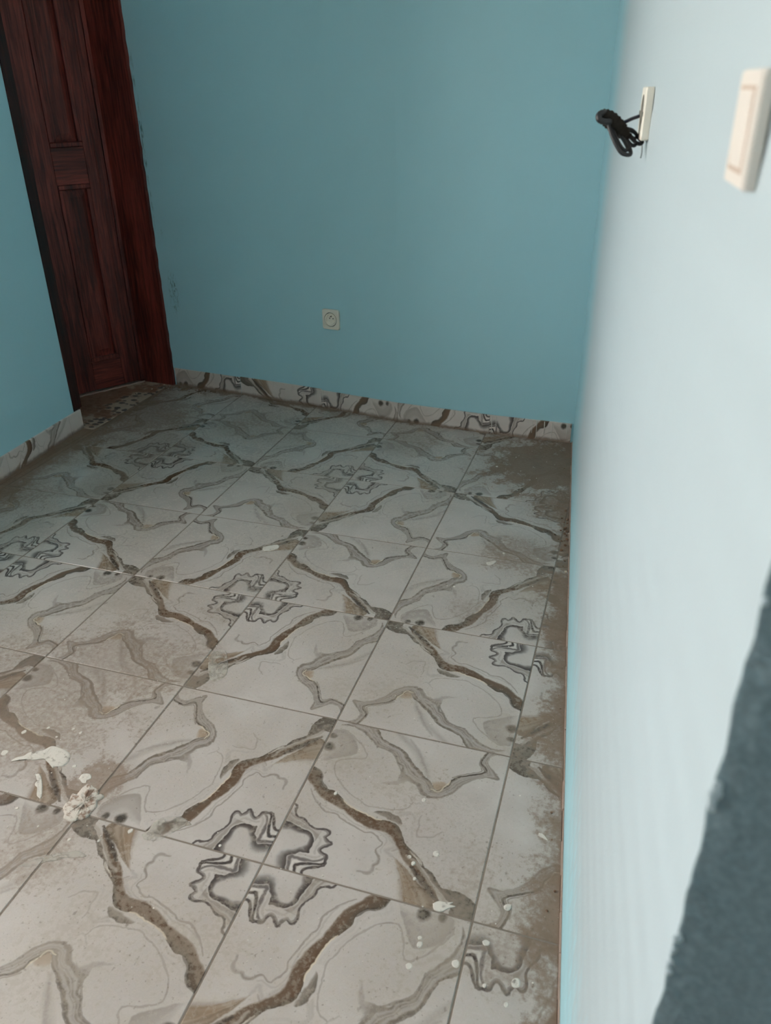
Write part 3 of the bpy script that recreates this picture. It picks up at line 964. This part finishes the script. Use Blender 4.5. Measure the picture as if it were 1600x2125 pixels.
# ================================================================== FITTINGS
def plate_local(name, w, h, d, mat, parent, hole=0.0, r=.006):
    """rounded plate in local XZ, front towards -Y, optional round hole"""
    n = 32
    out, inn = [], []
    for k in range(n):
        a = 2 * math.pi * (k + .5) / n
        cx, cz = math.copysign(w / 2 - r, math.cos(a)), math.copysign(h / 2 - r, math.sin(a))
        t = (k % (n // 4)) / (n // 4 - 1) * math.pi / 2 + (k // (n // 4)) * math.pi / 2
        out.append((cx + r * math.cos(t), cz + r * math.sin(t)))
        inn.append((hole * math.cos(a), hole * math.sin(a)))
    v = [(x, 0, z) for x, z in out] + [(x, -d + .002, z) for x, z in out] + [(x * .965, -d, z * .965) for x, z in out]
    f = []
    for r0 in (0, n):
        f += [(r0 + k, r0 + (k + 1) % n, r0 + n + (k + 1) % n, r0 + n + k) for k in range(n)]
    if hole:
        v += [(x, -d, z) for x, z in inn] + [(x, 0, z) for x, z in inn]
        for r0 in (2 * n, 3 * n):
            f += [(r0 + k, r0 + (k + 1) % n, r0 + n + (k + 1) % n, r0 + n + k) for k in range(n)]
    else:
        f.append(tuple(2 * n + k for k in range(n)))
    return mesh_obj(name, v, f, mat, parent)


def disc(name, r, y0, y1, mat, parent, x=0, z=0, n=24, r1=None):
    r1 = r if r1 is None else r1
    v = [(x + r * math.cos(2 * math.pi * k / n), y0, z + r * math.sin(2 * math.pi * k / n)) for k in range(n)]
    v += [(x + r1 * math.cos(2 * math.pi * k / n), y1, z + r1 * math.sin(2 * math.pi * k / n)) for k in range(n)]
    return mesh_obj(name, v, [(k, (k + 1) % n, n + (k + 1) % n, n + k) for k in range(n)] + [tuple(range(n, 2 * n)), tuple(range(n - 1, -1, -1))], mat, parent)


# round two-pin socket on a square plate, low on the back wall
so = tag(empty('power_socket', (-1.197, -.0140, .459)), 'square cream wall socket with round two-pin recess low on the back wall', 'socket')
so.rotation_euler = (0, 0, math.atan2(-.032, .45))
plate_local('cover_plate', .092, .096, .011, M_CREAM, so, .0345, .010)
disc('gap_shade_disc', .0344, -.0010, -.0020, M_HOLE, so)  # black disc puts the shade into the ring gap
v, f, n = [], [], 32
for r, y in ((.0312, -.003), (.0312, -.0108), (.0298, -.0116), (.0270, -.0112), (.0222, -.0026), (.0212, -.0022)):
    v += [(r * math.cos(2 * math.pi * k / n), y, r * math.sin(2 * math.pi * k / n)) for k in range(n)]
for r0 in range(0, 5 * n, n):
    f += [(r0 + k, r0 + (k + 1) % n, r0 + n + (k + 1) % n, r0 + n + k) for k in range(n)]
f.append(tuple(5 * n + k for k in range(n)))
mesh_obj('socket_well', v, f, M_CREAM, so)
disc('pin_hole_dark_disc', .0028, -.0026, -.0018, M_HOLE, so, -.0095, .004)
disc('pin_hole_dark_disc', .0028, -.0026, -.0018, M_HOLE, so, .0095, .004)
disc('earth_pin', .0030, -.0032, -.0115, M_PIN, so, 0, .0145, 16, .0024)


def on_right_wall(name, s, z):
    p = RW_DIR * s
    o = empty(name, (p.x, p.y, z))
    # local x along the wall towards the viewer, local -y into the room
    rt_, inn = RW_DIR, RW_IN
    mt = Matrix(((rt_.x, -inn.x, 0, p.x), (rt_.y, -inn.y, 0, p.y), (0, 0, 1, z), (0, 0, 0, 1)))
    o.matrix_world = mt
    return o


jb = tag(on_right_wall('junction_box', 1.937 + .040, 1.397), 'small cream open junction box on the right wall with cables coming out', 'junction box')
plate_local('box_rim', .080, .074, .012, M_CREAM, jb, .027, .004)
disc('box_well_dark_disc', .027, -.0035, -.003, M_HOLE, jb)
disc('retaining_screw', .0035, -.0118, -.0135, M_PIN, jb, -.033, .0, 12)
disc('retaining_screw', .0035, -.0118, -.0135, M_PIN, jb, .033, .0, 12)

sw = tag(on_right_wall('light_switch', 2.800 + .034, 1.4125), 'pale pinkish-cream switch with tall rocker on the right wall, nearest the viewer', 'switch')
plate_local('cover_plate', .070, .067, .0080, M_PINKCREAM, sw, 0, .004)
bx = lambda x0, x1, y0, y1, z0, z1: MB().hexa([(x0, y0, z0), (x1, y0, z0), (x1, y1, z0), (x0, y1, z0)], [(x0, y0, z1), (x1, y0, z1), (x1, y1, z1), (x0, y1, z1)])
bx(-.0235, .0235, -.0086, -.0076, -.0245, .0245).build('brown_gap', M_BROWNGAP, sw)  # brownish sheet that shows as a line round the rocker
v = [(-.021, -.008, -.0225), (.021, -.008, -.0225), (.021, -.008, .0225), (-.021, -.008, .0225),
     (-.020, -.0090, -.0215), (.020, -.0090, -.0215), (.020, -.0104, .0215), (-.020, -.0104, .0215)]
bevel(mesh_obj('rocker', v, [(4, 5, 6, 7), (0, 1, 5, 4), (1, 2, 6, 5), (2, 3, 7, 6), (3, 0, 4, 7)], M_PINKCREAM, sw), .0015)

# folded bundle of black cables hanging out of the junction box
cb = tag(empty('cable_bundle', (.3704, -1.8943, 1.3949)), 'folded bundle of black cables hanging out of the open junction box', 'cables')


def strand(name, pts, r, mat, n=8):
    o = MB().tube(spline(pts, 5), r, n).build(name, mat, cb, True)
    o.matrix_parent_inverse = Matrix.Translation(-cb.location)
    return o


strand('lead_cable', [(0.3850, -1.8990, 1.3965), (0.3704, -1.8990, 1.3949), (0.3632, -1.9085, 1.3917), (0.3555, -1.923, 1.3888), (0.3484, -1.9382, 1.3852), (0.3408, -1.9455, 1.3827)], .0028, M_NAVY)
strand('cable_loop', [(0.3221, -1.9517, 1.3966), (0.3137, -1.9607, 1.3983), (0.3096, -1.9648, 1.3943), (0.3121, -1.9669, 1.3889), (0.3196, -1.9652, 1.3861), (0.3294, -1.961, 1.386)], .0050, M_BLACK)
pb = spline([(0.3106, -1.9539, 1.3953), (0.3229, -1.9517, 1.3898), (0.3361, -1.9515, 1.3802), (0.3495, -1.952, 1.3692), (0.3593, -1.9518, 1.3623)], 8)
rb = [.0065 + .0065 * math.sin(math.pi * min(1, .15 + k / len(pb) * .95)) + .0008 * math.sin(k * 1.9) for k in range(len(pb))]
ob = MB().tube(pb, rb, 12).build('tape_wrap', M_TAPE, cb, True)
ob.matrix_parent_inverse = Matrix.Translation(-cb.location)
strand('cable_loop', [(0.3090, -1.9461, 1.3985), (0.3180, -1.9441, 1.3990), (0.3253, -1.9426, 1.395), (0.3383, -1.9418, 1.3867), (0.3501, -1.9422, 1.3771)], .0040, M_BLACK)
strand('cable_loop', [(0.326, -1.9648, 1.382), (0.3349, -1.9704, 1.3659), (0.3457, -1.9748, 1.3503), (0.3536, -1.976, 1.3422), (0.3615, -1.9718, 1.3392), (0.3659, -1.9668, 1.3404), (0.3625, -1.9611, 1.3483), (0.3561, -1.9559, 1.3577), (0.3453, -1.9539, 1.3693), (0.335, -1.9528, 1.3788)], .0032, M_BLACK)
strand('cable_loop', [(0.3317, -1.9598, 1.3777), (0.3403, -1.9648, 1.3629), (0.3506, -1.9678, 1.35), (0.3572, -1.9678, 1.3452), (0.3598, -1.9626, 1.3477), (0.3537, -1.9598, 1.3572), (0.3428, -1.9574, 1.3694)], .0028, M_BLACK)
strand('cable_loop', [(0.339, -1.9478, 1.3759), (0.3514, -1.9496, 1.3636), (0.3602, -1.9509, 1.3547), (0.3665, -1.9502, 1.3512), (0.3692, -1.945, 1.3537), (0.3643, -1.9432, 1.3605), (0.3542, -1.9428, 1.3688), (0.3441, -1.9424, 1.3771)], .0030, M_BLACK)
strand('cable_loop', [(0.3412, -1.9364, 1.381), (0.3525, -1.9355, 1.374), (0.3632, -1.9333, 1.3698), (0.3714, -1.9346, 1.3615), (0.3775, -1.9349, 1.356), (0.3749, -1.9355, 1.3532), (0.3688, -1.9372, 1.3547), (0.3589, -1.9391, 1.3631), (0.3505, -1.9404, 1.3715)], .0030, M_BLACK)
strand('cable_loop', [(0.3501, -1.9309, 1.3752), (0.3592, -1.9286, 1.3724), (0.367, -1.9292, 1.3654), (0.3644, -1.9331, 1.3607), (0.3563, -1.9338, 1.3656)], .0027, M_BLACK)
strand('loose_wire', [(0.3690, -1.9300, 1.367), (0.3745, -1.9200, 1.357), (0.3770, -1.924, 1.3477), (0.3793, -1.939, 1.3394), (0.3797, -1.9472, 1.3336)], .0011, M_GREYWIRE).__setitem__('label', 'thin pale grey loose wire')

# ================================================================== DRIED SPLASHES ON THE FLOOR
def splash(name, outline, h, mat, label, seed, cat='plaster splash'):
    """lumpy dried patch: rings from the ragged outline up to an uneven crown"""
    r = random.Random(seed)
    P = [Vector((x, y, 0)) for x, y in outline]
    P = spline(P + [P[0]], 4)[:-1]
    if area([p.xy for p in P]) < 0:
        P.reverse()
    c = sum(P, Vector()) / len(P)
    n = len(P)
    v, f = [], []
    for q, hh in ((1.0, -.001), (.985, .35), (.90, .8), (.62, 1.0), (.30, 1.05)):
        for k, p in enumerate(P):
            d = c + (p - c) * q
            j = 0 if q > .95 else r.uniform(-.35, .25)
            v.append((d.x - c.x, d.y - c.y, max(hh * h * (1 + j) if hh > 0 else -.001, -.001)))
    v.append((0, 0, h * 1.0))
    for r0 in range(0, 4 * n, n):
        f += [(r0 + k, r0 + (k + 1) % n, r0 + n + (k + 1) % n, r0 + n + k) for k in range(n)]
    f += [(4 * n + k, 4 * n + (k + 1) % n, 5 * n) for k in range(n)]
    o = mesh_obj(name, v, f, mat, None, None, True)
    o.location = (c.x, c.y, .0004)
    return tag(o, label, cat, 'dried plaster splashes on the floor')


SPL = {
    'a': [(-.8133, -2.3944), (-.8073, -2.3794), (-.7948, -2.3741), (-.7654, -2.3744), (-.7441, -2.3802), (-.7311, -2.3957), (-.7277, -2.4102), (-.7336, -2.4205), (-.7478, -2.4264), (-.7486, -2.433), (-.7591, -2.428), (-.7865, -2.4189), (-.8, -2.4229), (-.8101, -2.4304), (-.8297, -2.437), (-.8413, -2.437), (-.855, -2.4523), (-.8623, -2.4538), (-.858, -2.4408), (-.8461, -2.4294), (-.8409, -2.4142), (-.8224, -2.4032)],
    'b': [(-.7751, -2.4642), (-.7681, -2.4582), (-.7546, -2.4648), (-.7353, -2.4807), (-.7155, -2.5018), (-.7065, -2.5153), (-.7143, -2.5143), (-.7232, -2.5108), (-.7385, -2.4939), (-.7497, -2.4897), (-.7551, -2.48), (-.7543, -2.4737)],
    'c': [(-.6676, -2.4344), (-.6706, -2.422), (-.6636, -2.4144), (-.6516, -2.4125), (-.6417, -2.4205), (-.6458, -2.4312), (-.6429, -2.4375), (-.6508, -2.4408)],
    'd': [(-.6375, -2.4734), (-.64, -2.4438), (-.6301, -2.4366), (-.6155, -2.4409), (-.6029, -2.4415), (-.5944, -2.4481), (-.5871, -2.4595), (-.5848, -2.4484), (-.5745, -2.4542), (-.5768, -2.4637), (-.58, -2.4707), (-.5701, -2.4834), (-.5708, -2.5003), (-.5694, -2.5107), (-.5728, -2.5243), (-.585, -2.528), (-.5871, -2.5343), (-.5974, -2.54), (-.6169, -2.5387), (-.6241, -2.5282), (-.6372, -2.5199), (-.6427, -2.5055), (-.6407, -2.4962), (-.6492, -2.4769)],
    'e': [(-.4267, -2.5064), (-.4202, -2.4898), (-.4224, -2.466), (-.4097, -2.4481), (-.3791, -2.4317), (-.3413, -2.439), (-.3522, -2.4507), (-.3704, -2.4827), (-.3796, -2.5002), (-.3898, -2.5079), (-.4112, -2.5135)],
    'f': [(-.6631, -1.9071), (-.624, -1.8848), (-.5865, -1.9229), (-.5542, -1.9779), (-.5679, -2.0165), (-.601, -1.9973)],
    'g': [(.22, -2.4131), (.2292, -2.4034), (.2435, -2.4003), (.2568, -2.3947), (.2519, -2.4025), (.2642, -2.4016), (.2523, -2.4109), (.2417, -2.4238), (.2268, -2.4245)],
    'h': [(-.6183, -2.6738), (-.6019, -2.6525), (-.5836, -2.6327), (-.5617, -2.6136), (-.5417, -2.6027), (-.5262, -2.5925), (-.4994, -2.5947), (-.5105, -2.6043), (-.5335, -2.6116), (-.5484, -2.6276), (-.57, -2.6415), (-.5883, -2.6611)],
    'i': [(.3739, -2.1645), (.3832, -2.1641), (.3964, -2.1755), (.3869, -2.1744), (.3758, -2.1723)],
    'j': [(.352, -2.3631), (.3576, -2.3565), (.366, -2.3558), (.3663, -2.3656), (.3615, -2.3704), (.3549, -2.369)],
    'k': [(-.0591, -1.1365), (-.0472, -1.1249), (-.0297, -1.1144), (-.0327, -1.1391), (-.043, -1.15), (-.0539, -1.1478)],
    'l': [(-.8251, -1.3376), (-.7858, -1.3034), (-.769, -1.3238), (-.7883, -1.3495), (-.812, -1.3592)],
}
splash('plaster_splash', SPL['a'], .0024, M_PLASTER, 'big tadpole-shaped whitish plaster splash with a long tail, at the left edge', 1)
splash('plaster_splash', SPL['b'], .0014, M_PLASTER, 'narrow whitish plaster strip lying just in front of the tadpole-shaped splash', 2)
splash('plaster_splash', SPL['c'], .0012, M_PLASTER, 'smooth oval white plaster drop just behind the brown-stained lump', 3)
splash('plaster_lump', SPL['d'], .0042, M_PLASTER_DIRTY, 'thick brown-stained plaster lump covering a tile joint crossing', 4, 'plaster lump')
splash('plaster_splash', SPL['e'], .0007, M_FILM, 'flat beige plaster film spread over a tile joint left of the nearest flower motif', 5)
splash('plaster_smear', SPL['f'], .0004, M_FILM, 'thin pale translucent-looking smear on the floor in mid room', 6, 'plaster smear')
splash('plaster_splash', SPL['g'], .0014, M_PLASTER, 'white spiky plaster spatter on the joint crossing near the right wall', 7)
splash('plaster_smear', SPL['h'], .0006, M_FILM, 'long flat pale plaster smear across the joint in the lower left', 8, 'plaster smear')
splash('plaster_chip', SPL['i'], .002, M_PLASTER, 'small elongated pale chip lying beside the right wall', 9, 'plaster chip')
splash('plaster_drop', SPL['j'], .002, M_PLASTER, 'round white drop on the cut tile beside the right wall, near the front', 10, 'plaster drop')
splash('plaster_chip', SPL['k'], .0018, M_PLASTER, 'small pale chip on the far floor, toward the back right corner', 11, 'plaster chip')
splash('plaster_smear', SPL['l'], .0004, M_PLASTER, 'small scraped white mark in the middle of the far floor', 12, 'plaster smear')

# paint specks, past counting: one stuff part of the floor
SPECKS = [(-.0849, -2.2366, .0059), (.1104, -2.1756, .0065), (.1862, -2.3004, .0078), (.1659, -2.3746, .0044), (.1501, -2.3413, .0061), (.1366, -2.3294, .005), (.2229, -2.4905, .0047), (.3097, -2.0795, .003), (-.8979, -2.4396, .0108), (-.7985, -2.3102, .0062), (-.7722, -2.3131, .0056), (-.8614, -2.3311, .0057), (-.9084, -2.3665, .0089), (-.8183, -2.3479, .0036), (-.7062, -2.4075, .0064), (-.4559, -2.5069, .0076), (-.5024, -2.5549, .0045), (-.5643, -2.5771, .005), (-.5275, -2.5577, .0023), (-.6538, -2.577, .0033), (-.7366, -2.5575, .0048), (-.5236, -2.4982, .0018), (-.251, -2.4623, .004), (.3426, -2.4504, .0074), (-.245, -.3744, .0055), (-.0209, -1.0557, .0048), (-.1127, -1.3188, .0051), (.0979, -1.0465, .0034), (.1235, -1.2218, .0026), (.2267, -2.5033, .0084), (.2238, -2.5503, .0072), (.3022, -2.5122, .0093), (.4147, -2.5035, .012), (.3636, -2.5299, .0051), (.4091, -2.5478, .0061)]
for k in range(230):
    y = -random.random() ** .7 * 2.7
    x = random.uniform(-.62 + .42 * y if y > -1.6 else -1.0, -.19 * y - .03)
    SPECKS.append((x, y, random.choice((.0012, .0014, .0018, .0018, .0024))))
mb = MB()
for x, y, r in SPECKS:
    n = 10 if r > .003 else 6
    st = random.uniform(.75, 1.1)
    ph = random.random() * 6
    ringv = [(x + r * math.cos(ph + 2 * math.pi * k / n) * st * random.uniform(.85, 1.1), y + r * math.sin(ph + 2 * math.pi * k / n) * random.uniform(.85, 1.1)) for k in range(n)]
    v = [(a, b, -.0004) for a, b in ringv] + [(x + (a - x) * .7, y + (b - y) * .7, .0012) for a, b in ringv]
    mb.add(v, [(k, (k + 1) % n, n + (k + 1) % n, n + k) for k in range(n)] + [tuple(range(n, 2 * n))])
o = mb.build('paint_specks', M_PLASTER, floor)
o['kind'] = 'stuff'

# crumbs swept against the right wall and by the door
def crumbs(name, spots, mat):
    mb = MB()
    for x, y, r in spots:
        bmm = bmesh.new()
        bmesh.ops.create_icosphere(bmm, subdivisions=1, radius=r)
        vs = [Vector((v.co.x * random.uniform(.7, 1.3), v.co.y * random.uniform(.7, 1.3), v.co.z * random.uniform(.5, .9))) for v in bmm.verts]
        lo = min(v.z for v in vs)
        mb.add([(v.x + x, v.y + y, v.z - lo - .0006) for v in vs], [tuple(v.index for v in f.verts) for f in bmm.faces])
        bmm.free()
    o = mb.build(name, mat, floor)
    o['kind'] = 'stuff'


rc = random.Random(8)
sp = []
for k in range(46):
    s = rc.gauss(.86, .10) if k < 28 else rc.uniform(.2, 2.9)
    p = RW_DIR * s + RW_IN * (.010 + abs(rc.gauss(0, .012)))
    sp.append((p.x, p.y, rc.choice((.002, .003, .004, .006)) if k < 28 else rc.choice((.0015, .002, .003))))
for k in range(40):
    sp.append((-2.19 + rc.uniform(-.1, .28), -.022 - abs(rc.gauss(0, .022)), rc.choice((.002, .003, .004, .005))))
crumbs('dirt_crumbs', sp, M_CRUMB)
crumbs('pale_crumbs', [(-2.245, -.035, .006), (-2.30, -.20, .005), (-2.27, -.11, .004), (.172, -.80, .006), (.163, -.835, .005), (.205, -1.10, .006), (.19, -.93, .005), (.178, -.87, .004), (.167, -.775, .005)], M_CRUMB_PALE)
